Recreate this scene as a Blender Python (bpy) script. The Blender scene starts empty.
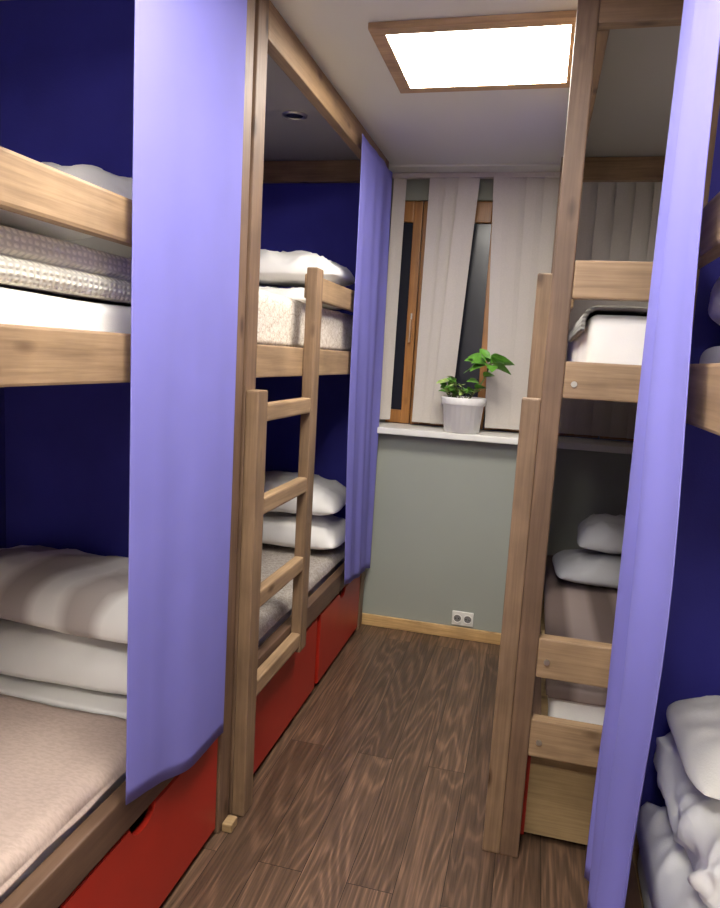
import bpy, bmesh, math, random
from mathutils import Vector, Matrix, noise
random.seed(7)
scene = bpy.context.scene
try:
    scene.view_settings.view_transform = 'Standard'
    scene.view_settings.look = 'None'
except Exception:
    pass
COL = scene.collection

# ------------------------------------------------------------ helpers
def lin(r, g, b):
    def f(c):
        c = c / 255.0
        return c / 12.92 if c <= 0.04045 else ((c + 0.055) / 1.055) ** 2.4
    return (f(r), f(g), f(b), 1.0)

def newmat(name):
    m = bpy.data.materials.new(name)
    m.use_nodes = True
    nt = m.node_tree
    return m, nt, nt.nodes['Principled BSDF']

def N(nt, t, **kw):
    n = nt.nodes.new(t)
    for k, v in kw.items():
        setattr(n, k, v)
    return n

def ramp(nt, stops):
    r = nt.nodes.new('ShaderNodeValToRGB')
    e = r.color_ramp.elements
    while len(e) < len(stops):
        e.new(0.5)
    for i, (p, c) in enumerate(stops):
        e[i].position = p
        e[i].color = c
    return r

def coords(nt, scale=(1, 1, 1), rot=(0, 0, 0), rand=True):
    tc = N(nt, 'ShaderNodeTexCoord')
    mp = N(nt, 'ShaderNodeMapping')
    mp.inputs['Scale'].default_value = scale
    mp.inputs['Rotation'].default_value = rot
    if rand:
        oi = N(nt, 'ShaderNodeObjectInfo')
        mul = N(nt, 'ShaderNodeMath', operation='MULTIPLY')
        mul.inputs[1].default_value = 17.0
        nt.links.new(oi.outputs['Random'], mul.inputs[0])
        add = N(nt, 'ShaderNodeVectorMath', operation='ADD')
        nt.links.new(tc.outputs['Object'], add.inputs[0])
        nt.links.new(mul.outputs[0], add.inputs[1])
        nt.links.new(add.outputs[0], mp.inputs['Vector'])
    else:
        nt.links.new(tc.outputs['Object'], mp.inputs['Vector'])
    return mp

def mixcol(nt, a, b, fac, mode='MIX'):
    m = N(nt, 'ShaderNodeMix', data_type='RGBA', blend_type=mode)
    for sock, v in ((m.inputs[6], a), (m.inputs[7], b), (m.inputs[0], fac)):
        if hasattr(v, 'is_output'):
            nt.links.new(v, sock)
        else:
            sock.default_value = v
    return m.outputs[2]

def bump(nt, b, height, strength=0.3, dist=0.01):
    bm = N(nt, 'ShaderNodeBump')
    bm.inputs['Strength'].default_value = strength
    bm.inputs['Distance'].default_value = dist
    nt.links.new(height, bm.inputs['Height'])
    nt.links.new(bm.outputs[0], b.inputs['Normal'])

def plain(name, c, rough=0.6, metal=0.0, var=0.08, scale=6.0, bumps=0.0):
    m, nt, b = newmat(name)
    mp = coords(nt)
    n = N(nt, 'ShaderNodeTexNoise')
    n.inputs['Scale'].default_value = scale
    n.inputs['Detail'].default_value = 4
    nt.links.new(mp.outputs[0], n.inputs['Vector'])
    lo = tuple(x * (1 - var) for x in c[:3]) + (1,)
    hi = tuple(min(1, x * (1 + var)) for x in c[:3]) + (1,)
    r = ramp(nt, [(0.3, lo), (0.7, hi)])
    nt.links.new(n.outputs['Fac'], r.inputs[0])
    nt.links.new(r.outputs[0], b.inputs['Base Color'])
    b.inputs['Roughness'].default_value = rough
    b.inputs['Metallic'].default_value = metal
    if bumps:
        bump(nt, b, n.outputs['Fac'], bumps, 0.01)
    return m

def wood(name, axis, dark, light, rough=0.55):
    m, nt, b = newmat(name)
    s = [16, 16, 16]
    s[axis] = 1.1
    mp = coords(nt, tuple(s))
    n = N(nt, 'ShaderNodeTexNoise')
    n.inputs['Scale'].default_value = 1.3
    n.inputs['Detail'].default_value = 4
    n.inputs['Distortion'].default_value = 1.2
    nt.links.new(mp.outputs[0], n.inputs['Vector'])
    r = ramp(nt, [(0.25, tuple((2 * d + l) / 3 for d, l in zip(dark, light))), (0.5, tuple((d + 2 * l) / 3 for d, l in zip(dark, light))), (0.75, light)])
    nt.links.new(n.outputs['Fac'], r.inputs[0])
    s2 = [95, 95, 95]
    s2[axis] = 3.5
    mp2 = coords(nt, tuple(s2))
    n2 = N(nt, 'ShaderNodeTexNoise')
    n2.inputs['Scale'].default_value = 1.5
    n2.inputs['Detail'].default_value = 3
    nt.links.new(mp2.outputs[0], n2.inputs['Vector'])
    r2 = ramp(nt, [(0.35, (0.78, 0.765, 0.75, 1)), (0.6, (1, 1, 1, 1))])
    nt.links.new(n2.outputs['Fac'], r2.inputs[0])
    c1 = mixcol(nt, r.outputs[0], r2.outputs[0], 0.8, 'MULTIPLY')
    s3 = [11, 11, 11]
    s3[axis] = 4.5
    mp3 = coords(nt, tuple(s3))
    v = N(nt, 'ShaderNodeTexVoronoi')
    v.inputs['Scale'].default_value = 0.8
    nt.links.new(mp3.outputs[0], v.inputs['Vector'])
    r3 = ramp(nt, [(0.05, (0.26, 0.19, 0.14, 1)), (0.16, (1, 1, 1, 1))])
    nt.links.new(v.outputs['Distance'], r3.inputs[0])
    c2 = mixcol(nt, c1, r3.outputs[0], 0.9, 'MULTIPLY')
    ms = coords(nt, (3, 3, 3))
    n4 = N(nt, 'ShaderNodeTexNoise')
    n4.inputs['Scale'].default_value = 2.0
    n4.inputs['Detail'].default_value = 6
    nt.links.new(ms.outputs[0], n4.inputs['Vector'])
    r4 = ramp(nt, [(0.35, (0.76, 0.755, 0.75, 1)), (0.65, (1.0, 1.0, 1.0, 1))])
    nt.links.new(n4.outputs['Fac'], r4.inputs[0])
    c3 = mixcol(nt, c2, r4.outputs[0], 1.0, 'MULTIPLY')
    nt.links.new(c3, b.inputs['Base Color'])
    b.inputs['Roughness'].default_value = rough
    bump(nt, b, n2.outputs['Fac'], 0.15, 0.003)
    return m

def fabric(name, c, var=0.06, weave=260, rough=0.85, transl=0.0, bstr=0.25):
    m, nt, b = newmat(name)
    mp = coords(nt)
    n = N(nt, 'ShaderNodeTexNoise')
    n.inputs['Scale'].default_value = 5
    nt.links.new(mp.outputs[0], n.inputs['Vector'])
    lo = tuple(x * (1 - var) for x in c[:3]) + (1,)
    hi = tuple(min(1, x * (1 + var)) for x in c[:3]) + (1,)
    r = ramp(nt, [(0.3, lo), (0.7, hi)])
    nt.links.new(n.outputs['Fac'], r.inputs[0])
    nt.links.new(r.outputs[0], b.inputs['Base Color'])
    b.inputs['Roughness'].default_value = rough
    w = N(nt, 'ShaderNodeTexNoise')
    w.inputs['Scale'].default_value = weave
    nt.links.new(mp.outputs[0], w.inputs['Vector'])
    bump(nt, b, w.outputs['Fac'], bstr, 0.002)
    if transl > 0:
        t = N(nt, 'ShaderNodeBsdfTranslucent')
        nt.links.new(r.outputs[0], t.inputs['Color'])
        mx = N(nt, 'ShaderNodeMixShader')
        mx.inputs[0].default_value = transl
        nt.links.new(b.outputs[0], mx.inputs[1])
        nt.links.new(t.outputs[0], mx.inputs[2])
        nt.links.new(mx.outputs[0], nt.nodes['Material Output'].inputs['Surface'])
    return m

def woven(name, c, dark=0.8, sx=70, sy=110, bstr=0.6):
    m, nt, b = newmat(name)
    mp = coords(nt, (sx, sy, sx), rand=False)
    n = N(nt, 'ShaderNodeTexNoise')
    n.inputs['Scale'].default_value = 1.0
    n.inputs['Detail'].default_value = 3
    nt.links.new(mp.outputs[0], n.inputs['Vector'])
    lo = tuple(x * dark for x in c[:3]) + (1,)
    r = ramp(nt, [(0.38, lo), (0.6, c)])
    nt.links.new(n.outputs['Fac'], r.inputs[0])
    nt.links.new(r.outputs[0], b.inputs['Base Color'])
    b.inputs['Roughness'].default_value = 0.95
    bump(nt, b, n.outputs['Fac'], bstr, 0.004)
    return m

def striped(name, c1, c2, rotz=0.0, period=0.2, sharp=0.08, rough=0.8, phase=0.0):
    """smooth bands, explicit period in metres"""
    m, nt, b = newmat(name)
    mp = coords(nt, (1, 1, 1), (0, 0, rotz), rand=False)
    sp = N(nt, 'ShaderNodeSeparateXYZ')
    nt.links.new(mp.outputs[0], sp.inputs[0])
    mu = N(nt, 'ShaderNodeMath', operation='MULTIPLY_ADD')
    mu.inputs[1].default_value = 2 * math.pi / period
    mu.inputs[2].default_value = phase
    nt.links.new(sp.outputs['X'], mu.inputs[0])
    sn = N(nt, 'ShaderNodeMath', operation='SINE')
    nt.links.new(mu.outputs[0], sn.inputs[0])
    mr = N(nt, 'ShaderNodeMapRange')
    mr.inputs['From Min'].default_value = -1
    mr.inputs['From Max'].default_value = 1
    nt.links.new(sn.outputs[0], mr.inputs['Value'])
    r = ramp(nt, [(0.5 - sharp, c1), (0.5 + sharp, c2)])
    nt.links.new(mr.outputs[0], r.inputs[0])
    nt.links.new(r.outputs[0], b.inputs['Base Color'])
    b.inputs['Roughness'].default_value = rough
    n = N(nt, 'ShaderNodeTexNoise')
    n.inputs['Scale'].default_value = 200
    nt.links.new(mp.outputs[0], n.inputs['Vector'])
    bump(nt, b, n.outputs['Fac'], 0.15, 0.002)
    return m

def patterned(name, c1, c2, scale=14.0, edge=0.12):
    m, nt, b = newmat(name)
    mp = coords(nt, (1, 1, 1), rand=False)
    v = N(nt, 'ShaderNodeTexVoronoi', feature='DISTANCE_TO_EDGE')
    v.inputs['Scale'].default_value = scale
    nt.links.new(mp.outputs[0], v.inputs['Vector'])
    n = N(nt, 'ShaderNodeTexNoise')
    n.inputs['Scale'].default_value = scale * 2.5
    n.inputs['Detail'].default_value = 3
    n.inputs['Distortion'].default_value = 2.5
    nt.links.new(mp.outputs[0], n.inputs['Vector'])
    r1 = ramp(nt, [(0.04, (1, 1, 1, 1)), (edge, (0, 0, 0, 1))])
    nt.links.new(v.outputs['Distance'], r1.inputs[0])
    r2 = ramp(nt, [(0.5, (0, 0, 0, 1)), (0.56, (1, 1, 1, 1))])
    nt.links.new(n.outputs['Fac'], r2.inputs[0])
    mk = mixcol(nt, r1.outputs[0], r2.outputs[0], 0.7, 'MIX')
    c = mixcol(nt, c1, c2, mk)
    nt.links.new(c, b.inputs['Base Color'])
    b.inputs['Roughness'].default_value = 0.85
    bump(nt, b, n.outputs['Fac'], 0.2, 0.004)
    return m

def knit(name, c):
    m, nt, b = newmat(name)
    mp = coords(nt, (1, 1, 1), (0.0, 0.0, 0.0), rand=False)
    w1 = N(nt, 'ShaderNodeTexWave', wave_type='BANDS', bands_direction='Y')
    w1.inputs['Scale'].default_value = 17
    w1.inputs['Distortion'].default_value = 1.0
    w1.inputs['Detail Scale'].default_value = 3
    w2 = N(nt, 'ShaderNodeTexWave', wave_type='BANDS', bands_direction='Z')
    w2.inputs['Scale'].default_value = 24
    w2.inputs['Distortion'].default_value = 1.0
    nt.links.new(mp.outputs[0], w1.inputs['Vector'])
    nt.links.new(mp.outputs[0], w2.inputs['Vector'])
    mx = N(nt, 'ShaderNodeMath', operation='MULTIPLY')
    nt.links.new(w1.outputs['Fac'], mx.inputs[0])
    nt.links.new(w2.outputs['Fac'], mx.inputs[1])
    lo = tuple(x * 0.75 for x in c[:3]) + (1,)
    r = ramp(nt, [(0.05, lo), (0.4, c)])
    nt.links.new(mx.outputs[0], r.inputs[0])
    nt.links.new(r.outputs[0], b.inputs['Base Color'])
    b.inputs['Roughness'].default_value = 0.95
    bump(nt, b, mx.outputs[0], 0.6, 0.006)
    return m

def emit(name, c, s):
    m, nt, b = newmat(name)
    b.inputs['Base Color'].default_value = (0.9, 0.9, 0.9, 1)
    b.inputs['Emission Color'].default_value = c
    b.inputs['Emission Strength'].default_value = s
    return m

# ------------------------------------------------------------ materials
RL_D, RL_L = lin(124, 97, 70), lin(184, 153, 117)
PO_D, PO_L = lin(86, 65, 50), lin(138, 109, 84)
RAIL = [wood('stained_pine_x', 0, RL_D, RL_L), wood('stained_pine_y', 1, RL_D, RL_L), wood('stained_pine_z', 2, RL_D, RL_L)]
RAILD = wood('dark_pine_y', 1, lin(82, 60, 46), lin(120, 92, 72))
POST = wood('brown_pine_z', 2, PO_D, PO_L)
POSTL = wood('brown_pine_ladder', 2, lin(104, 80, 60), lin(156, 127, 97))
BEAM = wood('beam_pine_y', 1, lin(122, 95, 68), lin(172, 140, 104))
BEAMX = wood('beam_pine_x', 0, lin(110, 84, 60), lin(158, 126, 92))
PLY = wood('plywood', 0, lin(160, 132, 92), lin(180, 152, 110))
RED = plain('red_paint', lin(172, 39, 25), 0.4, var=0.06)
BLUE = fabric('royal_blue_cloth', lin(58, 56, 154), 0.1)
CURT = fabric('periwinkle_curtain_cloth', lin(140, 136, 216), 0.03, transl=0.25, bstr=0.05)
WHITE = fabric('white_cotton', lin(236, 233, 229))
GREYW = fabric('pale_grey_cotton', lin(212, 208, 206))
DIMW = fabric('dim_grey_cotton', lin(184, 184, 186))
PINKW = fabric('pale_beige_cotton', lin(242, 232, 224))
SHADOW_BANDS = striped('cotton_shadow_bands', lin(240, 236, 231), lin(178, 168, 163), 0.55, 0.20, 0.28, phase=1.0)  # bands of cast shadow painted into the pillow cotton
BEIGE = woven('beige_throw', lin(194, 173, 160), 0.88, 60, 130, 0.35)
KNIT = knit('cream_knit', lin(238, 234, 218))
KNITG = knit('grey_knit_dark', lin(150, 148, 142))
PATT1 = patterned('ornamental_cotton', lin(216, 208, 196), lin(176, 160, 142), 24, 0.1)
PATT2 = patterned('ornamental_cover', lin(160, 149, 138), lin(198, 190, 181), 26)
MAUVE = striped('taupe_striped_cover', lin(104, 88, 82), lin(150, 134, 128), 0.0, 0.20, 0.25)
SHEET = fabric('crumpled_sheet_cotton', lin(238, 237, 238))
STEEL = plain('bolt_steel', lin(190, 185, 175), 0.35, 0.9)
WALLG = plain('grey_green_paint', lin(151, 155, 145), 0.75, var=0.03, scale=2, bumps=0.03)
WALLB = fabric('blue_wall_cloth', lin(58, 56, 154), 0.08)
WALLW = plain('pale_paint', lin(218, 215, 203), 0.8, var=0.02)
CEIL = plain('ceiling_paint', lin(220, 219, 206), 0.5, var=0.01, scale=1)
CEIL_SHADE = plain('ceiling_painted_shade', lin(156, 152, 146), 0.35, var=0.02, scale=1)  # shade above the bunks, painted as a darker ceiling colour
SILL = plain('white_plastic', lin(226, 224, 216), 0.35, var=0.02)
BASEB = wood('honey_baseboard', 0, lin(188, 146, 92), lin(222, 184, 126))
WINW = wood('orange_window_wood', 2, lin(148, 94, 44), lin(194, 134, 72), 0.35)
BLIND = woven('beige_blind_cloth', lin(198, 190, 182), 0.95, 160, 160, 0.1)
CERAM = plain('white_ceramic', lin(238, 235, 228), 0.3, var=0.02)
SOIL = plain('dark_soil', lin(58, 44, 34), 0.95, var=0.3, scale=60, bumps=0.6)
LEAF = plain('leaf_green', lin(96, 152, 54), 0.4, var=0.35, scale=18)
LEAFL = plain('pale_leaf_green', lin(160, 186, 104), 0.4, var=0.4, scale=60)
STEM = plain('stem_green', lin(92, 104, 52), 0.6)
DARK = plain('black_plastic', lin(26, 25, 26), 0.4)
SOCK = plain('socket_grey', lin(120, 118, 115))
FRAME = wood('panel_frame_wood', 0, lin(164, 132, 96), lin(204, 170, 128))
LED = emit('led_diffuser', (1.0, 0.95, 0.865, 1), 46.0)
LED2 = emit('led_diffuser_bright', (1.0, 0.955, 0.88, 1), 42.0)
LED_FILL = emit('led_fill_diffuser', (1.0, 0.955, 0.88, 1), 60.0)  # emitter of the added fill panel

def glass_night():
    m, nt, b = newmat('night_glass')
    b.inputs['Base Color'].default_value = (0.016, 0.017, 0.028, 1)
    b.inputs['Roughness'].default_value = 0.22
    b.inputs['Specular IOR Level'].default_value = 0.4
    return m
GLASS = glass_night()

def floor_mat():
    m, nt, b = newmat('dark_oak_laminate')
    mp = coords(nt, (1, 1, 1), (0, 0, math.pi / 2), rand=False)
    br = N(nt, 'ShaderNodeTexBrick')
    br.offset = 0.37
    br.inputs['Scale'].default_value = 1.0
    br.inputs['Brick Width'].default_value = 1.9
    br.inputs['Row Height'].default_value = 0.145
    br.inputs['Mortar Size'].default_value = 0.0013
    br.inputs['Mortar Smooth'].default_value = 0.3
    br.inputs['Bias'].default_value = 0.0
    br.inputs['Color1'].default_value = lin(80, 61, 48)
    br.inputs['Color2'].default_value = lin(100, 78, 62)
    br.inputs['Mortar'].default_value = lin(34, 26, 20)
    nt.links.new(mp.outputs[0], br.inputs['Vector'])
    sep = N(nt, 'ShaderNodeSeparateColor')
    nt.links.new(br.outputs['Color'], sep.inputs[0])
    mul = N(nt, 'ShaderNodeMath', operation='MULTIPLY')
    mul.inputs[1].default_value = 210.0
    nt.links.new(sep.outputs[0], mul.inputs[0])
    tc = N(nt, 'ShaderNodeTexCoord')
    add = N(nt, 'ShaderNodeVectorMath', operation='ADD')
    nt.links.new(tc.outputs['Object'], add.inputs[0])
    nt.links.new(mul.outputs[0], add.inputs[1])
    mg = N(nt, 'ShaderNodeMapping')
    mg.inputs['Scale'].default_value = (8, 0.75, 1)
    nt.links.new(add.outputs[0], mg.inputs['Vector'])
    w = N(nt, 'ShaderNodeTexNoise')
    w.inputs['Scale'].default_value = 0.9
    w.inputs['Detail'].default_value = 1.5
    w.inputs['Distortion'].default_value = 0.25
    nt.links.new(mg.outputs[0], w.inputs['Vector'])
    k = N(nt, 'ShaderNodeMath', operation='MULTIPLY')
    k.inputs[1].default_value = 100.0
    nt.links.new(w.outputs['Fac'], k.inputs[0])
    sn = N(nt, 'ShaderNodeMath', operation='SINE')
    nt.links.new(k.outputs[0], sn.inputs[0])
    rg = ramp(nt, [(0.0, (0.7, 0.68, 0.66, 1)), (0.65, (1.0, 0.98, 0.96, 1)), (1.0, (1.9, 1.82, 1.75, 1))])
    mr = N(nt, 'ShaderNodeMapRange')
    mr.inputs['From Min'].default_value = -1
    mr.inputs['From Max'].default_value = 1
    nt.links.new(sn.outputs[0], mr.inputs['Value'])
    nt.links.new(mr.outputs[0], rg.inputs[0])
    mf = N(nt, 'ShaderNodeMapping')
    mf.inputs['Scale'].default_value = (135, 5, 1)
    nt.links.new(add.outputs[0], mf.inputs['Vector'])
    nf = N(nt, 'ShaderNodeTexNoise')
    nf.inputs['Scale'].default_value = 1
    nf.inputs['Detail'].default_value = 3
    nt.links.new(mf.outputs[0], nf.inputs['Vector'])
    rf = ramp(nt, [(0.35, (0.62, 0.62, 0.62, 1)), (0.65, (1.24, 1.23, 1.22, 1))])
    nt.links.new(nf.outputs['Fac'], rf.inputs[0])
    c = mixcol(nt, br.outputs['Color'], rg.outputs[0], 0.48, 'MULTIPLY')
    c = mixcol(nt, c, rf.outputs[0], 0.85, 'MULTIPLY')
    nt.links.new(c, b.inputs['Base Color'])
    b.inputs['Roughness'].default_value = 0.33
    bump(nt, b, nf.outputs['Fac'], 0.1, 0.003)
    return m
FLOOR = floor_mat()

# ------------------------------------------------------------ object builders
def finish(name, bm, mat, parent=None, origin=None, smooth=False, label=None):
    if origin is None:
        xs = [v.co for v in bm.verts]
        mn = Vector((min(v.x for v in xs), min(v.y for v in xs), min(v.z for v in xs)))
        mx = Vector((max(v.x for v in xs), max(v.y for v in xs), max(v.z for v in xs)))
        origin = (mn + mx) / 2
        origin.z = mn.z
    origin = Vector(origin)
    bmesh.ops.translate(bm, verts=bm.verts, vec=-origin)
    me = bpy.data.meshes.new(name)
    bm.to_mesh(me)
    bm.free()
    if smooth:
        for p in me.polygons:
            p.use_smooth = True
    ms = mat if isinstance(mat, (list, tuple)) else [mat]
    for x in ms:
        me.materials.append(x)
    ob = bpy.data.objects.new(name, me)
    COL.objects.link(ob)
    if parent is not None:
        ob.parent = parent
        pw = Vector((0, 0, 0))
        p = parent
        while p is not None:
            pw += p.location
            p = p.parent
        ob.location = origin - pw
    else:
        ob.location = origin
    if label:
        ob['label'] = label
    return ob

def add_box(bm, x0, x1, y0, y1, z0, z1, bev=0.0, mi=0):
    r = bmesh.ops.create_cube(bm, size=1)
    vs = r['verts']
    for v in vs:
        v.co = Vector(((x0 + x1) / 2 + v.co.x * (x1 - x0), (y0 + y1) / 2 + v.co.y * (y1 - y0), (z0 + z1) / 2 + v.co.z * (z1 - z0)))
    fs = set()
    for v in vs:
        fs.update(v.link_faces)
    for f in fs:
        f.material_index = mi
    if bev > 0:
        es = set()
        for v in vs:
            es.update(v.link_edges)
        bmesh.ops.bevel(bm, geom=list(es), offset=bev, segments=2, affect='EDGES', profile=0.6)

def box(name, x0, x1, y0, y1, z0, z1, mat, parent=None, bev=0.004, label=None):
    if x0 > x1: x0, x1 = x1, x0
    bm = bmesh.new()
    add_box(bm, x0, x1, y0, y1, z0, z1, bev)
    return finish(name, bm, mat, parent, label=label)

def empty(name, loc, label, cat, parent=None, group=None):
    e = bpy.data.objects.new(name, None)
    e.empty_display_size = 0.1
    COL.objects.link(e)
    if parent is not None:
        e.parent = parent
        pw = Vector((0, 0, 0)); p = parent
        while p is not None:
            pw += p.location; p = p.parent
        e.location = Vector(loc) - pw
    else:
        e.location = loc
        e['label'] = label
        e['category'] = cat
        if group: e['group'] = group
    return e

def tag(ob, label, cat, group=None):
    ob['label'] = label
    ob['category'] = cat
    if group: ob['group'] = group
    return ob

def structure(ob):
    ob['kind'] = 'structure'
    return ob

def add_cyl(bm, c, r, h, axis='Z', seg=20, r2=None):
    res = bmesh.ops.create_cone(bm, cap_ends=True, segments=seg, radius1=r, radius2=r if r2 is None else r2, depth=h)
    R = Matrix.Identity(3)
    if axis == 'Y': R = Matrix.Rotation(math.pi / 2, 3, 'X')
    if axis == 'X': R = Matrix.Rotation(math.pi / 2, 3, 'Y')
    for v in res['verts']:
        v.co = R @ v.co + Vector(c)

def slab(name, x0, x1, y0, y1, z0, z1, mat, r=0.04, amp=0.006, nscale=3.0, cuts=26, groove=None, seed=0.0, parent=None):
    bm = bmesh.new()
    bmesh.ops.create_cube(bm, size=2)
    bmesh.ops.subdivide_edges(bm, edges=list(bm.edges), cuts=cuts, use_grid_fill=True)
    hx, hy, hz = (x1 - x0) / 2, (y1 - y0) / 2, (z1 - z0) / 2
    c = Vector(((x0 + x1) / 2, (y0 + y1) / 2, (z0 + z1) / 2))
    r = min(r, hz * 0.98, hx * 0.98, hy * 0.98)
    for v in bm.verts:
        p = Vector([math.sin(t * math.pi / 2) for t in v.co])
        p = Vector((p.x * hx, p.y * hy, p.z * hz))
        if groove:
            p.z = v.co.z * hz
        inn = Vector((max(-hx + r, min(hx - r, p.x)), max(-hy + r, min(hy - r, p.y)), max(-hz + r, min(hz - r, p.z))))
        n = p - inn
        if n.length > 1e-6:
            n.normalize()
            p = inn + n * r
        else:
            n = Vector((0, 0, 1))
        w = c + p
        k = noise.noise(Vector((w.x * nscale, w.y * nscale, w.z * nscale * 1.5 + seed)))
        k2 = noise.noise(Vector((w.x * nscale * 4, w.y * nscale * 4, w.z * nscale * 5 + seed)))
        side = 1.0 if p.z > -hz * 0.9 else 0.15
        d = (amp * k + amp * 0.35 * k2 - amp * 0.5) * side
        if groove:
            for gz in groove:
                if abs(p.z) < hz * 0.99:
                    d -= 0.016 * math.exp(-((w.z - gz) / 0.006) ** 2) * (0 if abs(n.z) > 0.8 else 1)
        v.co = w + n * d
    ob = finish(name, bm, mat, parent, smooth=True)
    return ob

def pillow(name, cx, cy, z, w, d, h, rotz, mat, tilt=(0, 0), seed=0.0, label='', parent=None, wr=0.012, crease=1.0):
    bm = bmesh.new()
    n = 48
    def row(sign):
        g = []
        for i in range(n + 1):
            l = []
            for j in range(n + 1):
                u = math.sin((i / n * 2 - 1) * math.pi / 2)
                v = math.sin((j / n * 2 - 1) * math.pi / 2)
                rx = math.sqrt(1 - 0.16 * v ** 4)
                ry = math.sqrt(1 - 0.16 * u ** 4)
                x = w / 2 * u * rx * (1 - 0.03 * (1 - v * v) * abs(u) ** 3)
                y = d / 2 * v * ry * (1 - 0.04 * (1 - u * u) * abs(v) ** 3)
                e = max(0.0, (1 - u ** 4) * (1 - v ** 4))
                t = h / 2 * (e ** 0.5) * (0.8 + 0.2 * (1 - u * u) * (1 - v * v))
                wk = noise.noise(Vector((x * 6 + seed, y * 6, sign * 3 + seed))) * wr * 1.6
                ang = math.atan2(v, u)
                wk += math.sin(ang * 14 + 3 * noise.noise(Vector((u * 2, v * 2, seed)))) * wr * 0.35 * (u * u + v * v) * 0.5
                ox = noise.noise(Vector((x * 4, y * 4, seed + 5))) * 0.8
                rd = 1 - 2 * abs(noise.noise(Vector((x * 8 + seed + ox, y * 4 + seed * 2 + ox, seed))))
                rd2 = 1 - 2 * abs(noise.noise(Vector((x * 17 + seed + 2 * ox, y * 11 + seed, seed))))
                wk += (max(0, rd) ** 3 * wr * 1.0 + max(0, rd2) ** 3 * wr * 0.35) * crease
                if sign < 0: wk *= 0.2
                zz = sign * (t * (1.4 if sign > 0 else 0.6)) + wk * min(1, e * 2) * sign
                l.append(bm.verts.new((x, y, zz)))
            g.append(l)
        return g
    T = row(1); B = row(-1)
    for i in range(n):
        for j in range(n):
            bm.faces.new((T[i][j], T[i + 1][j], T[i + 1][j + 1], T[i][j + 1]))
            bm.faces.new((B[i][j + 1], B[i + 1][j + 1], B[i + 1][j], B[i][j]))
    bmesh.ops.remove_doubles(bm, verts=bm.verts, dist=0.0005)
    M = Matrix.Rotation(rotz, 3, 'Z') @ Matrix.Rotation(tilt[0], 3, 'X') @ Matrix.Rotation(tilt[1], 3, 'Y')
    for v in bm.verts:
        v.co = M @ v.co
    zmin = min(v.co.z for v in bm.verts)
    for v in bm.verts:
        v.co += Vector((cx, cy, z - zmin))
    bmesh.ops.recalc_face_normals(bm, faces=bm.faces)
    ob = finish(name, bm, mat, parent, smooth=True)
    tag(ob, label, 'pillow')
    return ob

def edge_path(L, r, drop, n, start):
    pts = []
    if drop > 0:
        m = max(3, int(drop / 0.02))
        for i in range(m, 0, -1):
            pts.append((0.0, r + drop * i / m))
        for i in range(0, 7):
            th = math.pi / 2 * i / 6
            pts.append((r * (1 - math.cos(th)), r * (1 - math.sin(th))))
        s0 = r
    else:
        pts.append((0.0, 0.0)); s0 = 0.0
    for i in range(1, n + 1):
        pts.append((s0 + (L - s0) * i / n, 0.0))
    return pts

def drape(name, xe, xi, y0, y1, zt, sdrop, ndrop, mat, r=0.035, amp=0.006, ns=4.0, seed=0.0, th=0.006, parent=None):
    bm = bmesh.new()
    sx = 1 if xi > xe else -1
    px = edge_path(abs(xi - xe), r, sdrop, 40, True)
    py = edge_path(y1 - y0, r, ndrop, 64, True)
    G = []
    for a, dz in px:
        l = []
        for b_, dz2 in py:
            x = xe + sx * a; y = y0 + b_
            drop_t = dz + dz2
            if dz > 0 and dz2 > 0:
                drop_t = max(dz, dz2)
            z = zt - drop_t
            k = noise.noise(Vector((x * ns + seed, y * ns, z * ns)))
            k2 = noise.noise(Vector((x * ns * 3.5 + seed, y * ns * 3.5, z * ns * 3)))
            o = abs(amp * k + amp * 0.5 * k2)
            if dz <= r * 0.6 and dz2 <= r * 0.6:
                z += o
            else:
                if dz > r: x -= sx * o * 0.8
                if dz2 > r: y -= o * 0.8
            l.append(bm.verts.new((x, y, z)))
        G.append(l)
    for i in range(len(px) - 1):
        for j in range(len(py) - 1):
            bm.faces.new((G[i][j], G[i + 1][j], G[i + 1][j + 1], G[i][j + 1]))
    bmesh.ops.recalc_face_normals(bm, faces=bm.faces)
    bm.faces.ensure_lookup_table()
    big = max(bm.faces, key=lambda f: f.calc_center_median().z)
    if big.normal.z < 0:
        bmesh.ops.reverse_faces(bm, faces=bm.faces)
    ob = finish(name, bm, mat, parent, smooth=True)
    s = ob.modifiers.new('thick', 'SOLIDIFY')
    s.thickness = th
    s.offset = 1
    return ob

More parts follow.
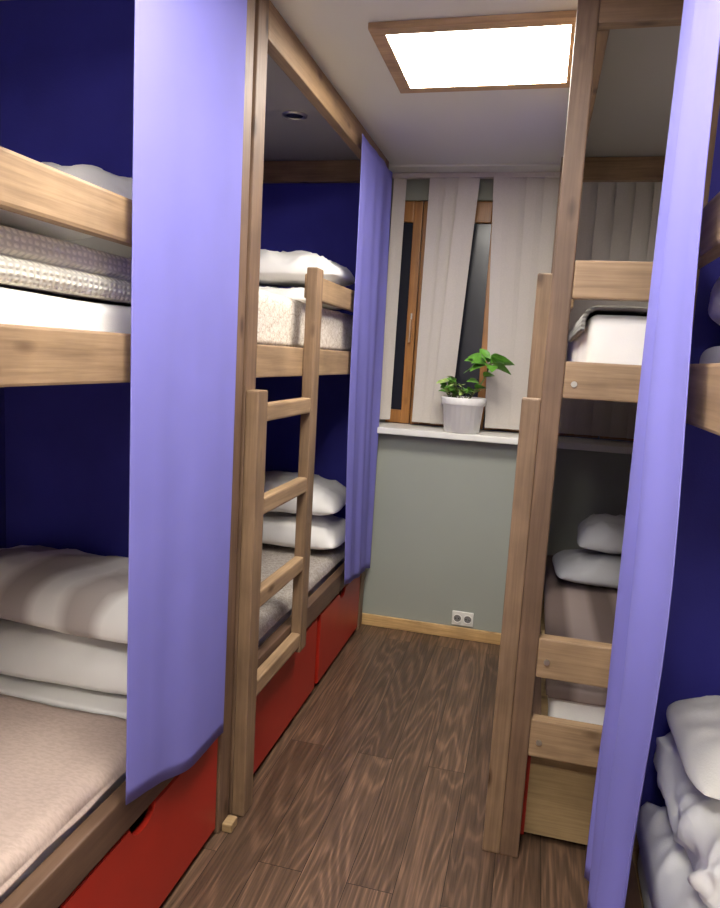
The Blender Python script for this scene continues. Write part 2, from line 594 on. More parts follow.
def curtain(name, xp, ya, yb, zt, hem_a, hem_b, folds, amp, label, bottom=(0, 0), seed=0.0, amp_top=0.4, reg=0.5, bulge=0.0, hemwave=0.006, bc=0.55, bw=0.17):
    bm = bmesh.new()
    nu, nv = 140, 56
    G = []
    for j in range(nv + 1):
        t = j / nv
        l = []
        for i in range(nu + 1):
            s = i / nu
            ylo = ya + bottom[0] * t + bulge * math.exp(-((t - bc) / bw) ** 2)
            yhi = yb + bottom[1] * t
            zh = hem_a + (hem_b - hem_a) * s + hemwave * math.sin(s * 7 + seed)
            z = zt + (zh - zt) * t
            a = amp * (amp_top + (1 - amp_top) * t)
            ph = s * folds * 2 * math.pi + 0.8 * math.sin(t * 2.2 + seed) + 2.4 * noise.noise(Vector((s * 2.5, t * 1.2, seed)))
            x = xp + reg * a * math.sin(ph) * (0.6 + 0.9 * noise.noise(Vector((s * 3 + seed, t * 1.0, 0))))
            x += a * 1.1 * noise.noise(Vector((s * folds * 1.3, t * 1.1, seed + 4)))
            x += a * 0.4 * noise.noise(Vector((s * folds * 3.1, t * 1.8, seed + 9)))
            y = ylo + (yhi - ylo) * s + 0.2 * a * math.cos(ph * 0.5)
            l.append(bm.verts.new((x, y, z)))
        G.append(l)
    for j in range(nv):
        for i in range(nu):
            bm.faces.new((G[j][i], G[j][i + 1], G[j + 1][i + 1], G[j + 1][i]))
    ob = finish(name, bm, CURT, None, smooth=True)
    m = ob.modifiers.new('thick', 'SOLIDIFY'); m.thickness = 0.002; m.offset = 0
    tag(ob, label, 'curtain')
    return ob

# ------------------------------------------------------------ room
CZ = 2.67
XL, XR = -1.80, 1.16
YB, YF = 3.97, -1.3
YN = 4.22
def S(name, x0, x1, y0, y1, z0, z1, mat):
    return structure(box(name, x0, x1, y0, y1, z0, z1, mat, bev=0))

bm = bmesh.new()
add_box(bm, XL - .1, XR + .1, YF - .1, YN + .1, -0.1, 0)
structure(finish('floor', bm, FLOOR, origin=(0, 0, 0)))
bm = bmesh.new()
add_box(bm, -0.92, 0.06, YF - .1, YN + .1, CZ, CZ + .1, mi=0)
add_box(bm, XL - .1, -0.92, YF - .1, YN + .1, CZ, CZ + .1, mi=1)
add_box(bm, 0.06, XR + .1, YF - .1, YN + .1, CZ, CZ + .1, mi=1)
structure(finish('ceiling', bm, [CEIL, CEIL_SHADE]))
S('wall_left', XL - .1, XL, YF - .1, YN + .1, 0, CZ, WALLB)
S('wall_right', XR, XR + .1, YF - .1, YN + .1, 0, CZ, WALLW)
S('wall_front', XL, XR, YF - .1, YF, 0, CZ, WALLW)
bm = bmesh.new()
add_box(bm, -0.93, XR, YB, YN + .1, 0, 1.172)
add_box(bm, XL, -0.93, YB, YN + .1, 0, CZ)
add_box(bm, -0.93, -0.90, YN, YN + .1, 1.172, CZ)
add_box(bm, -0.90, 1.0, YN, YN + .1, 2.53, CZ)
add_box(bm, 1.0, XR, YN, YN + .1, 1.172, CZ)
structure(finish('wall_back', bm, WALLG))
structure(box('trim_1', -0.928, XR, 3.88, YN, 1.174, 1.21, SILL, bev=0.006))
structure(box('trim_2', -0.928, XR, YB + .02, YN, 2.658, CZ, CEIL, bev=0.003))
structure(box('baseboard_back', -0.93, XR, YB - .018, YB, 0, 0.068, BASEB, bev=0.005))

# window
bm = bmesh.new()
y0, y1 = YN + 0.02, YN + 0.08
for (a, b_) in ((-0.90, -0.888), (-0.805, -0.752), (-0.746, -0.69), (-0.345, -0.30), (-0.292, -0.24), (0.30, 0.36), (0.368, 0.42), (0.93, 1.0)):
    add_box(bm, a, b_, y0, y1, 1.21, 2.53, 0.004)
for (a, b_) in ((-0.69, -0.345), (-0.24, 0.30), (0.42, 0.93), (-0.888, -0.805)):
    add_box(bm, a, b_, y0 + .004, y1 - .004, 1.21, 1.29, 0.006)
    add_box(bm, a, b_, y0 + .004, y1 - .004, 2.41, 2.53, 0.006)
add_box(bm, -0.89, 0.92, y1 - .03, y1 - .022, 1.25, 2.50, 0, 1)
add_box(bm, -0.785, -0.767, y0 - .012, y0, 1.78, 1.88, 0.004, 2)
add_box(bm, -0.782, -0.770, y0 - .04, y0 - .012, 1.70, 1.84, 0.004, 2)
structure(finish('window_1', bm, [WINW, GLASS, STEEL]))

# ------------------------------------------------------------ bunk beds
ZR = dict(up=(1.512, 1.622), gr=(1.818, 1.915), lo=(0.388, 0.488), top=(2.555, 2.668))

def screw(parent, x, y, z, axis):
    bm = bmesh.new()
    add_cyl(bm, (x, y, z), 0.009, 0.008, axis, 14)
    finish('bolt', bm, STEEL, parent)

def drawer(parent, xf, s, y0, y1, zt=0.374):
    e = empty('drawer', (xf + s * 0.3, (y0 + y1) / 2, 0.02), '', '', parent)
    bm = bmesh.new()
    ym = (y0 + y1) / 2
    z0 = 0.026
    prof = [(y0, z0), (y1, z0), (y1, zt)]
    for i in range(0, 13):
        th = math.pi * i / 12
        prof.append((ym + 0.06 * math.cos(th), zt - 0.04 * math.sin(th) ** 0.7))
    prof.append((y0, zt))
    A = [bm.verts.new((xf, p[0], p[1])) for p in prof]
    B = [bm.verts.new((xf + s * 0.018, p[0], p[1])) for p in prof]
    fA = bm.faces.new(A); bm.faces.new(list(reversed(B)))
    for i in range(len(prof)):
        k = (i + 1) % len(prof)
        bm.faces.new((A[i], B[i], B[k], A[k]))
    bmesh.ops.bevel(bm, geom=list(fA.edges), offset=0.003, segments=2, affect='EDGES')
    bmesh.ops.recalc_face_normals(bm, faces=bm.faces)
    finish('drawer_front', bm, RED, e)
    bm = bmesh.new()
    xa, xb = sorted((xf + s * 0.018, xf + s * 0.66))
    zt2 = zt - 0.06
    add_box(bm, xa, xb, y0 + .01, y1 - .01, 0.03, 0.045)
    add_box(bm, xa, xb, y0 + .01, y0 + .025, 0.045, zt2)
    add_box(bm, xa, xb, y1 - .025, y1 - .01, 0.045, zt2)
    if s > 0: add_box(bm, xb - .015, xb, y0 + .025, y1 - .025, 0.045, zt2)
    else: add_box(bm, xa, xa + .015, y0 + .025, y1 - .025, 0.045, zt2)
    finish('drawer_box', bm, PLY, e)

def bunk(xo, xw, y0, y1, s, label, ladder=None, guard=None, pw=0.045, pl=0.08,
         rail_in=0.0, end_near=False, panel_far=False, drawers=(), panel_mat=BLUE, clean_far=False):
    e = empty('bunk_bed', (xo + s * 0.4, (y0 + y1) / 2, 0), label, 'bunk bed')
    X = lambda a: xo + s * a
    for (ya, yb) in ((y0, y0 + pl), (y1 - pl, y1)):
        box('post', X(0), X(pw), ya, yb, 0, CZ - .002, POST, e, 0.005)
        xs = sorted((xw, xw - s * pw))
        ztop = CZ - .002 if not (clean_far and ya > y0) else 0.5
        box('post', xs[0], xs[1], ya, yb, 0, ztop, POST, e, 0.005)
    ri = rail_in
    ya, yb = y0 + pl, y1 - pl
    if ri: ya, yb = y0 + .045, y1 - .002
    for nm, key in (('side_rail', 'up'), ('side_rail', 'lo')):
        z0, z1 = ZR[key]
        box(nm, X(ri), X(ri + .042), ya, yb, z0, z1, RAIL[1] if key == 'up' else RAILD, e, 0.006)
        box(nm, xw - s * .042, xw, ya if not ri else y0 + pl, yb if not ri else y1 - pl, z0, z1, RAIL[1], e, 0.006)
    g = guard if guard else (ya, yb)
    box('guard_rail', X(ri), X(ri + .036), g[0], g[1], ZR['gr'][0], ZR['gr'][1], RAIL[1], e, 0.008)
    box('top_beam', X(ri), X(ri + .045), ya, yb, ZR['top'][0], ZR['top'][1], BEAM, e, 0.005)
    xi = sorted((X(pw), xw - s * pw))
    for (a, b_) in ((y0, y0 + .045), (y1 - .045, y1)):
        if not (clean_far and a > y0):
            box('cross_beam', xi[0], xi[1], a, b_, ZR['top'][0], ZR['top'][1], BEAMX, e, 0.005)
        box('end_rail', xi[0], xi[1], a, b_, ZR['up'][0], ZR['up'][1], RAIL[0], e, 0.006)
        box('end_rail', xi[0], xi[1], a, b_, 0.362, ZR['lo'][1], RAIL[0], e, 0.006)
        if end_near and a == y0:
            box('end_rail', xi[0], xi[1], a, b_, 1.805, 1.914, RAIL[0], e, 0.006)
            box('end_rail', xi[0], xi[1], a, b_, 0.63, 0.76, RAIL[0], e, 0.006)
            for zz in (1.57, 0.43, 0.70):
                screw(e, X(pw) + s * 0.03, y0 - .002, zz - 0.015, 'Y')
    xb = sorted((X(ri + .044), xw - s * .044))
    for z in (1.535, 0.39):
        box('bed_base', xb[0], xb[1], y0 + .047, y1 - .047, z, z + .018, PLY, e, 0)
    if panel_far:
        box('end_panel', X(pw), xw, y1 + .001, y1 + .012, 0.3, CZ - .002, panel_mat, e, 0, label='royal blue cloth end panel')
    if ladder:
        (lx0, lx1, n0, n1, f0, f1, fx) = ladder
        L = empty('ladder', ((lx0 + lx1) / 2, (n0 + f1) / 2, 0), '', '', e)
        box('upright', lx0, lx1, n0, n1, 0, 1.475 if s < 0 else 1.505, POSTL, L, 0.006)
        box('upright', lx0 + fx, lx1 + fx, f0, f1, 0.375, 1.93, POSTL, L, 0.006)
        for z in (1.40, 1.083, 0.757, 0.432):
            box('rung', lx0 + .004 + max(fx, 0), lx1 - .002 + min(fx, 0), n1, f0, z - .03, z + .03, RAIL[1], L, 0.008)
    for d in drawers:
        drawer(e, X(0.006 + ri), s, d[0], d[1])
    return e

bunk(-0.90, -1.79, 0.10, 2.055, -1, 'stained pine bunk bed with red drawers and partly drawn curtain',
     drawers=((0.2, 1.04), (1.07, 1.965)), panel_far=True, clean_far=True)
bunk(-0.90, -1.79, 2.08, 3.925, -1, 'stained pine bunk bed with ladder and red drawers by the window',
     ladder=(-0.900, -0.855, 2.08, 2.16, 2.62, 2.70, 0.0), guard=(2.70, 3.845),
     drawers=((2.185, 3.02), (3.07, 3.84)), panel_far=True)
bunk(0.268, 1.15, -0.25, 1.745, 1, 'stained pine bunk bed with rumpled bedding behind a curtain',
     drawers=((-0.15, 0.74), (0.76, 1.66)), panel_far=True)
bunk(0.012, 1.15, 2.18, 3.925, 1, 'stained pine bunk bed with open end rails and ladder',
     ladder=(-0.045, 0.012, 2.18, 2.24, 2.62, 2.70, 0.008), guard=(2.70, 3.9), pw=0.06, pl=0.06, rail_in=0.05,
     end_near=True, drawers=((2.27, 3.05), (3.07, 3.84)))

# ------------------------------------------------------------ mattresses + bedding
def mattress(x0, x1, y0, y1, z0, z1, label, mat=WHITE, seed=0):
    o = slab('mattress', x0, x1, y0, y1, z0, z1, mat, 0.035, 0.008, 2.5, seed=seed)
    tag(o, label, 'mattress')
    return o
mattress(-1.74, -0.955, 0.16, 1.99, 1.556, 1.695, 'white sheeted upper bunk mattress under a knitted blanket', seed=1)
mattress(-1.74, -0.955, 0.16, 1.99, 0.41, 0.53, 'white sheeted lower bunk mattress under a beige throw', seed=2)
mattress(-1.74, -0.965, 2.14, 3.86, 1.556, 1.80, 'upper bunk mattress beneath an ornamental cover', seed=3)
mattress(-1.74, -0.965, 2.14, 3.86, 0.41, 0.545, 'lower bunk mattress beneath a grey ornamental cover', seed=4)
mattress(0.325, 1.09, -0.18, 1.68, 1.556, 1.67, 'white sheeted upper bunk mattress', seed=5)
mattress(0.325, 1.09, -0.18, 1.68, 0.41, 0.53, 'white sheeted lower bunk mattress with rumpled linen', seed=6)
mattress(0.125, 1.09, 2.245, 3.85, 1.556, 1.775, 'white sheeted upper bunk mattress with grey blanket edge', seed=7)
mattress(0.125, 1.09, 2.255, 3.85, 0.41, 0.585, 'white sheeted lower bunk mattress under taupe cover', seed=8)

# left near, lower
o = drape('blanket', -0.952, -1.70, 0.25, 1.64, 0.541, 0.004, 0, BEIGE, r=0.03, amp=0.012, ns=3, seed=3, th=0.009)
tag(o, 'beige woven throw spread over the lower bunk', 'blanket')
o = slab('folded_sheet', -1.72, -0.965, 1.655, 1.985, 0.533, 0.558, WHITE, 0.012, 0.004, 5, seed=21)
tag(o, 'folded white sheet beneath the pillow stack', 'bedding')
pillow('pillow', -1.36, 1.845, 0.562, 0.78, 0.34, 0.15, 0.02, WHITE, seed=1, label='plump white pillow at the bottom of a stack of two', wr=0.010, crease=0.8)
pillow('pillow', -1.36, 1.84, 0.738, 0.80, 0.36, 0.18, -0.03, SHADOW_BANDS, tilt=(0.06, 0.03), seed=2, label='pillow with painted shadow bands on top of a white pillow', wr=0.011, crease=0.8)
# left near, upper
o = slab('folded_blanket', -1.62, -0.958, 0.85, 1.965, 1.697, 1.805, KNIT, 0.022, 0.004, 4, groove=(1.750,), seed=9, cuts=40)
tag(o, 'folded chunky knitted cream blanket on the upper bunk', 'blanket')
pillow('pillow', -1.28, 1.22, 1.806, 0.62, 0.52, 0.13, 0.1, WHITE, seed=5, label='white pillow lying on the knitted blanket')
pillow('pillow', -1.36, 1.76, 1.81, 0.66, 0.42, 0.25, 0.0, GREYW, tilt=(0.05, 0), seed=6, label='pale grey pillow against the blue end panel')

# left far, upper
o = drape('blanket', -0.955, -1.73, 2.17, 3.84, 1.806, 0.15, 0, PATT1, amp=0.008, ns=4, seed=7)
tag(o, 'white ornamental cotton cover over the upper mattress', 'blanket')
pillow('pillow', -1.34, 3.42, 1.822, 0.70, 0.50, 0.09, 0.03, WHITE, seed=8, label='flat white pillow on the ornamental cover')
pillow('pillow', -1.32, 3.46, 1.935, 0.72, 0.52, 0.15, 0.05, WHITE, tilt=(0.03, 0), seed=9, label='plump white pillow on top of a flat one', wr=0.016)
# left far, lower
o = drape('blanket', -0.955, -1.73, 2.17, 3.84, 0.552, 0.012, 0, PATT2, amp=0.008, ns=4, seed=8)
tag(o, 'grey-beige ornamental cover over the lower mattress', 'blanket')
pillow('pillow', -1.27, 3.58, 0.572, 0.70, 0.48, 0.15, 0.0, WHITE, seed=10, label='white pillow at the bottom of a stack')
pillow('pillow', -1.29, 3.60, 0.752, 0.68, 0.46, 0.16, 0.06, WHITE, tilt=(0.05, 0), seed=11, label='white pillow on top of a stack beside the curtain', wr=0.014)

# right far
o = drape('blanket', 0.121, 1.08, 2.243, 3.3, 1.780, 0.03, 0.0, KNITG, amp=0.004, seed=2, th=0.012)
tag(o, 'thin grey knitted blanket along the upper mattress', 'blanket')
o = drape('blanket', 0.119, 1.08, 2.245, 3.83, 0.592, 0.02, 0.025, MAUVE, r=0.025, amp=0.004, seed=5)
tag(o, 'taupe striped cover over the lower mattress', 'blanket')
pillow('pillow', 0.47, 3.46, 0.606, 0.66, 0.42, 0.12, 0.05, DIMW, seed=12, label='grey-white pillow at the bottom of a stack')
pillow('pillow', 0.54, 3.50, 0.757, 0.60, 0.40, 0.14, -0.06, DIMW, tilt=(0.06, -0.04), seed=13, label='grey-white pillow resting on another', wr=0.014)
# right near upper
o = slab('folded_duvet', 0.318, 1.06, 1.05, 1.66, 1.678, 1.835, PINKW, 0.075, 0.016, 5, seed=14)
tag(o, 'folded pale beige duvet on the upper bunk behind its rail', 'bedding')

def rumpled(name, x0, x1, y0, y1, zb, h, mat, seed, label):
    bm = bmesh.new()
    n, m = 90, 110
    G = []
    for i in range(n + 1):
        l = []
        for j in range(m + 1):
            u = i / n; v = j / m
            x = x0 + (x1 - x0) * u; y = y0 + (y1 - y0) * v
            e = min(1, 12 * min(u, 1 - u, v, 1 - v))
            e = math.sqrt(max(0, 1 - (1 - e) ** 2))
            p = Vector((x * 3.2 + seed, y * 3.2, seed))
            q = noise.noise(p) * 0.9
            rd = 1 - abs(noise.noise(Vector((x * 6 + q * 2, y * 4.5 + q * 1.5, seed * 2)))) * 2
            rd2 = 1 - abs(noise.noise(Vector((x * 13 + q * 3, y * 10, seed + 7)))) * 2
            hh = h * (0.55 + 0.3 * q + 0.28 * max(0, rd) + 0.16 * max(0, rd2))
            x += 0.02 * noise.noise(Vector((y * 5, seed, 0))) * (0 if u == 0 else 1)
            l.append(bm.verts.new((x, y, zb + max(0.003, hh * e))))
        G.append(l)
    for i in range(n):
        for j in range(m):
            bm.faces.new((G[i][j], G[i + 1][j], G[i + 1][j + 1], G[i][j + 1]))
    bmesh.ops.recalc_face_normals(bm, faces=bm.faces)
    ob = finish(name, bm, mat, smooth=True)
    s = ob.modifiers.new('t', 'SOLIDIFY'); s.thickness = 0.004; s.offset = 1
    tag(ob, label, 'bedding')
    return ob

def linen_heap(name, x0, x1, y0, y1, z0, z1, mat, seed, label):
    bm = bmesh.new()
    bmesh.ops.create_cube(bm, size=2)
    bmesh.ops.subdivide_edges(bm, edges=list(bm.edges), cuts=54, use_grid_fill=True)
    hx, hy, hz = (x1 - x0) / 2, (y1 - y0) / 2, (z1 - z0) / 2
    c = Vector(((x0 + x1) / 2, (y0 + y1) / 2, (z0 + z1) / 2))
    r = hz * 0.95
    for v in bm.verts:
        p = Vector([math.sin(t * math.pi / 2) for t in v.co])
        p = Vector((p.x * hx, p.y * hy, p.z * hz))
        inn = Vector((max(-hx + r, min(hx - r, p.x)), max(-hy + r, min(hy - r, p.y)), max(-hz + r, min(hz - r, p.z))))
        n = p - inn
        n = n.normalized() if n.length > 1e-6 else Vector((0, 0, 1 if p.z > 0 else -1))
        p = inn + n * r
        q = p * 5 + Vector((seed, seed * 2, 0))
        wp = Vector((noise.noise(q), noise.noise(q + Vector((9, 3, 1))), noise.noise(q + Vector((2, 8, 5)))))
        s1 = Vector((p.x * 9, p.y * 9, p.z * 3.5)) + wp * 1.8
        f = 1 - 2.4 * abs(noise.noise(s1 + Vector((seed, 0, 0))))
        s2 = Vector((p.x * 21, p.y * 21, p.z * 9)) + wp * 2.5
        f2 = 1 - 2.4 * abs(noise.noise(s2))
        d = 0.016 * max(-.6, f) + 0.006 * max(-.6, f2) + 0.022 * wp.x - 0.012
        k = 1.0 if p.z > -hz * 0.8 else 0.2
        v.co = c + p + n * d * k
        v.co.z = max(v.co.z, z0)
    ob = finish(name, bm, mat, None, smooth=True)
    tag(ob, label, 'bedding')
    return ob
rumpled('duvet', 0.318, 1.06, 0.45, 1.675, 0.532, 0.11, SHEET, 9.0, 'crumpled white duvet bunched over the lower bunk')
linen_heap('bed_linen', 0.335, 1.02, 1.20, 1.67, 0.664, 0.795, SHEET, 5.0, 'bunched white linen with soft folds on the duvet')
pillow('pillow', 0.665, 1.46, 0.822, 0.68, 0.38, 0.11, 0.0, WHITE, seed=18, label='white pillow resting on bunched linen', wr=0.012, crease=0.9)

# ------------------------------------------------------------ curtains
curtain('curtain', -0.876, 1.385, 1.945, 2.60, 0.485, 0.37, 1.8, 0.013, 'long periwinkle curtain in front of a bunk with beige throw', seed=1, hemwave=0.012, reg=0.5)
curtain('curtain', -0.872, 3.22, 3.88, 2.60, 0.44, 0.37, 3, 0.016, 'periwinkle blue curtain hanging beside the window', seed=2.3, bottom=(0.12, 0.03), reg=0.8)
curtain('curtain', 0.234, 1.325, 1.80, 2.60, 0.30, 0.28, 2.4, 0.026, 'gathered periwinkle curtain hanging before rumpled bunk', seed=4.1, bottom=(-0.05, 0.0), reg=1.1, bulge=-0.13, hemwave=0.012, bc=0.6, bw=0.2)
curtain('curtain', 0.036, 3.10, 3.80, 2.60, 0.42, 0.40, 5.0, 0.012, 'dim periwinkle blue curtain hanging past the bunk ladder', seed=6.7)

# ------------------------------------------------------------ vertical blinds
e = empty('vertical_blind', (0, 4.15, 1.23), 'beige fabric vertical blind with askew slats over wooden window', 'blinds')
box('headrail', -0.92, 1.05, 4.11, 4.15, 2.63, 2.656, BLIND, e, 0.003)
def slats():
    bm = bmesh.new()
    rr = random.Random(11)
    def sl(tx, bx, w=0.122, rot=0.12, rot2=None, yb=4.13, zb=1.235, off=0.0):
        n = 10
        A = []
        if rot2 is None: rot2 = rot
        for i in range(n + 1):
            t = i / n
            cx = tx + (bx - tx) * t
            z = 2.63 + (zb - 2.63) * t
            r0 = rot + (rot2 - rot) * t
            row = []
            for q in (-0.5, 0.0, 0.5):
                row.append(bm.verts.new((cx + q * w * math.cos(r0), yb + q * w * math.sin(r0) + off - 0.002 * (1 - 4 * q * q), z)))
            A.append(row)
        for i in range(n):
            for k in range(2):
                bm.faces.new((A[i][k], A[i + 1][k], A[i + 1][k + 1], A[i][k + 1]))
    sl(-0.875, -0.885, rot=0.4, w=0.075)
    sl(-0.645, -0.655, rot=0.22, w=.115); sl(-0.555, -0.59, rot=0.26, rot2=.3, w=.115); sl(-0.475, -0.545, rot=0.22, rot2=0.4, off=-0.016, w=.115)
    sl(-0.285, -0.225, rot=0.14, rot2=0.3, off=-0.016, w=.115); sl(-0.20, -0.16, rot=0.28, w=.115); sl(-0.105, -0.085, rot=0.24, w=.115); sl(-0.01, 0.0, rot=0.27, w=.115)
    x = 0.085
    while x < 0.98:
        sl(x, x + rr.uniform(-.005, .005), rot=0.24 + rr.uniform(-.05, .05), w=0.115)
        x += 0.095
    ob = finish('blind_slats', bm, BLIND, e)
    m = ob.modifiers.new('t', 'SOLIDIFY'); m.thickness = 0.0015
slats()

# ------------------------------------------------------------ potted plant
def lathe(bm, prof, c, seg=40, rib=0.0, nr=24):
    rings = []
    for (r, z) in prof:
        ring = []
        for i in range(seg):
            a = 2 * math.pi * i / seg
            q = r + rib * math.cos(a * nr)
            ring.append(bm.verts.new((c[0] + q * math.cos(a), c[1] + q * math.sin(a), c[2] + z)))
        rings.append(ring)
    for a, b_ in zip(rings, rings[1:]):
        for i in range(seg):
            k = (i + 1) % seg
            bm.faces.new((a[i], a[k], b_[k], b_[i]))
    return rings
PX, PY, PZ = -0.40, 3.975, 1.211
e = empty('potted_plant', (PX, PY, PZ), 'leafy green houseplant in a white ceramic pot on the sill', 'potted plant')
bm = bmesh.new()
r_ = lathe(bm, [(0.094, 0), (0.099, 0.004), (0.113, 0.150), (0.119, 0.154), (0.122, 0.160), (0.127, 0.192), (0.124, 0.197), (0.119, 0.197), (0.115, 0.190), (0.109, 0.160), (0.103, 0.12)], (PX, PY, PZ), 144, 0.0008, 24)
bm.faces.new(list(reversed(r_[0])))
finish('pot', bm, CERAM, e, smooth=True)
bm = bmesh.new()
rs = lathe(bm, [(0.109, 0.170), (0.07, 0.176), (0.02, 0.180)], (PX, PY, PZ))
bm.faces.new(rs[-1])
finish('soil', bm, SOIL, e, smooth=True)

def add_leaf(bm, base, direction, length, width, droop=0.4, roll=0.0, mi=0):
    d = Vector(direction).normalized()
    up = Vector((0, 0, 1))
    side = d.cross(up)
    if side.length < 1e-3: side = Vector((1, 0, 0))
    side.normalize()
    nrm = side.cross(d).normalized()
    side = (math.cos(roll) * side + math.sin(roll) * nrm).normalized()
    nrm = side.cross(d).normalized()
    n = 10
    rows = []
    for i in range(n + 1):
        t = i / n
        w = width * 0.5 * (math.sin(math.pi * t ** 0.75) ** 0.8 if 0 < t < 1 else 0.02)
        c = Vector(base) + d * length * t - up * droop * length * t * t
        row = []
        for q in (-1, -0.5, 0, 0.5, 1):
            row.append(bm.verts.new(c + side * w * q + nrm * (0.25 * w * abs(q)) + nrm * 0.03 * w * math.sin(i * 2 + q)))
        rows.append(row)
    for i in range(n):
        for k in range(4):
            f = bm.faces.new((rows[i][k], rows[i + 1][k], rows[i + 1][k + 1], rows[i][k + 1]))
            f.material_index = mi
            f.smooth = True
def tube(bm, pts, r=0.004):
    prev = None
    for i, p in enumerate(pts):
        p = Vector(p)
        t = (Vector(pts[min(i + 1, len(pts) - 1)]) - Vector(pts[max(i - 1, 0)])).normalized()
        a = t.orthogonal().normalized(); b_ = t.cross(a)
        if i and prev:
            a = (prev[1] - t * prev[1].dot(t)).normalized(); b_ = t.cross(a)
        ring = [bm.verts.new(p + (a * math.cos(q * math.pi / 3) + b_ * math.sin(q * math.pi / 3)) * r) for q in range(6)]
        if prev:
            for k in range(6):
                bm.faces.new((prev[0][k], prev[0][(k + 1) % 6], ring[(k + 1) % 6], ring[k]))
        prev = (ring, a)
top = Vector((PX + 0.125, PY - 0.02, PZ + 0.385))
stem_pts = []
b0 = Vector((PX + 0.02, PY, PZ + 0.176))
for i in range(9):
    t = i / 8
    stem_pts.append(b0.lerp(top, t) + Vector((0.03 * math.sin(t * math.pi), 0, 0.02 * math.sin(t * 3))))
bms = bmesh.new()
tube(bms, stem_pts, 0.005)
bm = bmesh.new()
rl = random.Random(5)
for i in range(14):
    a = 2 * math.pi * i / 14 + rl.uniform(-.2, .2)
    dirv = Vector((math.cos(a), 0.6 * math.sin(a) - 0.45, 0.35 + 0.45 * math.sin(i * 2.1)))
    pb = top + dirv.normalized() * rl.uniform(0.015, 0.05)
    tube(bms, [top, pb], 0.002)
    add_leaf(bm, pb, dirv, rl.uniform(0.09, 0.13), rl.uniform(0.055, 0.075), 0.35, rl.uniform(0.2, 1.0), 0)
for i, (px_, pz_) in enumerate(((0.10, 0.32), (0.08, 0.28), (0.06, 0.25), (0.05, 0.22))):
    add_leaf(bm, (PX + px_, PY - .01, PZ + pz_), ((-1) ** i * 0.8, -0.6, 0.4), 0.09, 0.055, 0.3, 0.5, 0)
rnd = random.Random(3)
for i in range(32):
    a = rnd.uniform(math.pi * 0.6, math.pi * 1.9)
    rr = rnd.uniform(0.02, 0.085)
    base = Vector((PX - 0.03 + rr * math.cos(a) * 0.8, PY + rr * math.sin(a) * 0.6, PZ + 0.177))
    tip = base + Vector((rnd.uniform(-0.08, 0.06), rnd.uniform(-0.05, 0.02), rnd.uniform(0.03, 0.12)))
    tube(bms, [base, (base + tip) / 2 + Vector((0.004, 0, 0)), tip], 0.002)
    add_leaf(bm, tip, (rnd.uniform(-1, 0.8), rnd.uniform(-1, -0.2), rnd.uniform(0, 0.6)), rnd.uniform(0.05, 0.075), rnd.uniform(0.035, 0.05), 0.4, rnd.uniform(0, .9), 1 if i % 2 else 0)
finish('stem', bms, STEM, e, smooth=True)
finish('foliage', bm, [LEAF, LEAFL], e)

# ------------------------------------------------------------ power outlet
OX, OZ = -0.308, 0.118
e = empty('power_outlet', (OX, YB, OZ + .04), 'white double power outlet on the wall above the baseboard', 'power outlet')
box('plate', OX - .062, OX + .062, YB - .012, YB - .0005, OZ - .038, OZ + .046, SILL, e, 0.005)
for dx in (-0.03, 0.03):
    bm = bmesh.new()
    rs = []
    seg = 24
    c = Vector((OX + dx, YB - .0125, OZ + .004))
    for (r, y) in ((0.026, 0), (0.026, -0.006), (0.0225, -0.006), (0.021, 0.0)):
        rs.append([bm.verts.new(c + Vector((r * math.cos(2 * math.pi * i / seg), y, r * math.sin(2 * math.pi * i / seg)))) for i in range(seg)])
    for a, b_ in zip(rs, rs[1:]):
        for i in range(seg):
            k = (i + 1) % seg
            bm.faces.new((a[i], a[k], b_[k], b_[i]))
    f = bm.faces.new(rs[-1]); f.material_index = 1
    for q in (-0.009, 0.009):
        nb = len(bm.faces)
        add_cyl(bm, c + Vector((q, -0.001, 0)), 0.004, 0.003, 'Y', 10)
        bm.faces.ensure_lookup_table()
        for ff in bm.faces[nb:]: ff.material_index = 2
    finish('socket', bm, [SILL, SOCK, DARK], e)

# ------------------------------------------------------------ ceiling lights
def panel(x0, x1, y0, y1, label, led=LED):
    e = empty('ceiling_light', ((x0 + x1) / 2, (y0 + y1) / 2, CZ), label, 'ceiling light')
    w = 0.05
    bm = bmesh.new()
    z0, z1 = CZ - 0.022, CZ - 0.001
    add_box(bm, x0, x1, y0, y0 + w, z0, z1, 0.003)
    add_box(bm, x0, x1, y1 - w, y1, z0, z1, 0.003)
    add_box(bm, x0, x0 + w, y0 + w, y1 - w, z0, z1, 0.003)
    add_box(bm, x1 - w, x1, y0 + w, y1 - w, z0, z1, 0.003)
    finish('light_frame', bm, FRAME, e, label='tan wooden frame')
    box('diffuser', x0 + w, x1 - w, y0 + w, y1 - w, CZ - .02, CZ - .004, led, e, 0)
    return e
panel(-0.635, 0.05, 2.345, 2.90, 'square glowing LED ceiling panel in a tan wooden frame')
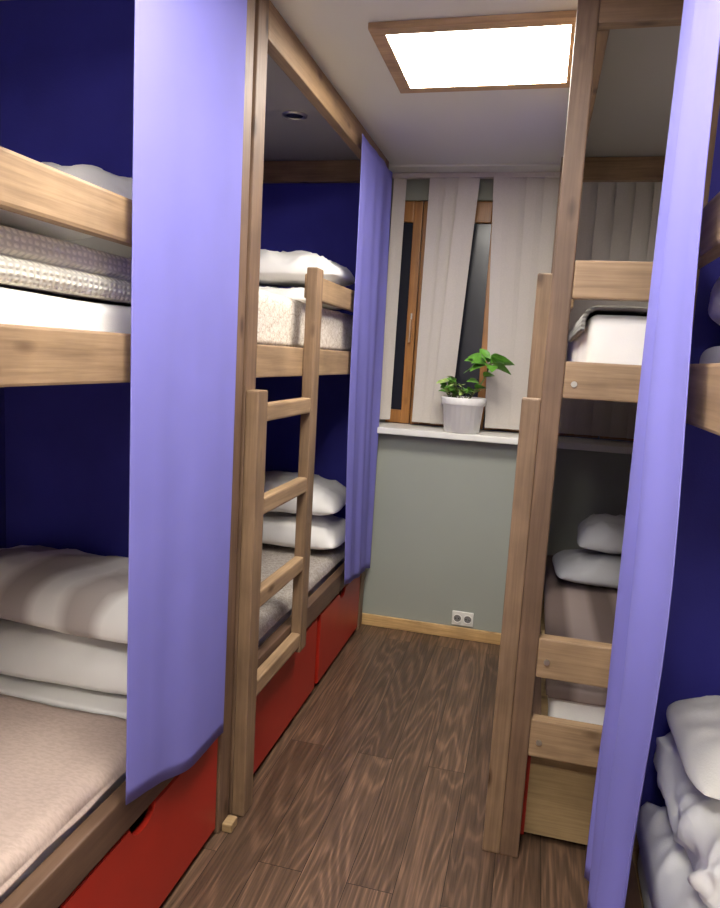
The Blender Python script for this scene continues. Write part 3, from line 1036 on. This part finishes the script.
panel(-0.66, 0.02, 0.78, 1.40, 'square LED ceiling panel in tan frame above the aisle', LED2)
panel(-0.60, 0.08, -0.80, -0.18, 'added unseen fill light panel in tan frame behind the camera', LED_FILL)  # fill light added out of view to brighten the room

e = empty('recessed_downlight', (-1.18, 3.17, CZ), 'small dark recessed round downlight above the upper bunk', 'ceiling light')
bm = bmesh.new()
seg = 32
rs = []
for (r, z) in ((0.058, -0.001), (0.056, -0.008), (0.042, -0.008), (0.038, -0.002)):
    rs.append([bm.verts.new((-1.18 + r * math.cos(2 * math.pi * i / seg), 3.17 + r * math.sin(2 * math.pi * i / seg), CZ + z)) for i in range(seg)])
for a, b_ in zip(rs, rs[1:]):
    for i in range(seg):
        k = (i + 1) % seg
        bm.faces.new((a[i], a[k], b_[k], b_[i]))
finish('trim_ring', bm, STEEL, e, smooth=True)
bm = bmesh.new()
add_cyl(bm, (-1.18, 3.17, CZ - .0025), 0.038, 0.003, 'Z', 32)
finish('lens', bm, DARK, e)

o = box('floor_wedge', -0.895, -0.86, 1.99, 2.04, 0.0005, 0.03, PLY, None, 0.004)
tag(o, 'small pale wooden wedge on the floor beside a drawer', 'wedge')

# ------------------------------------------------------------ world + camera
w = bpy.data.worlds.new('world')
scene.world = w
w.use_nodes = True
w.node_tree.nodes['Background'].inputs[0].default_value = (0.01, 0.012, 0.02, 1)
w.node_tree.nodes['Background'].inputs[1].default_value = 1.0

cam = bpy.data.cameras.new('camera')
cam.sensor_fit = 'HORIZONTAL'
cam.sensor_width = 36
cam.lens = 35.0
cam.clip_start = 0.02
co = bpy.data.objects.new('camera', cam)
COL.objects.link(co)
R = Vector((0.9672, 0.2473, 0.0565)).normalized()
F = Vector((-0.2378, 0.9615, -0.1373)).normalized()
R = (R - F * R.dot(F)).normalized()
U = R.cross(F)
M = Matrix(((R.x, U.x, -F.x, 0), (R.y, U.y, -F.y, 0), (R.z, U.z, -F.z, 1.6), (0, 0, 0, 1)))
co.matrix_world = M
scene.camera = co
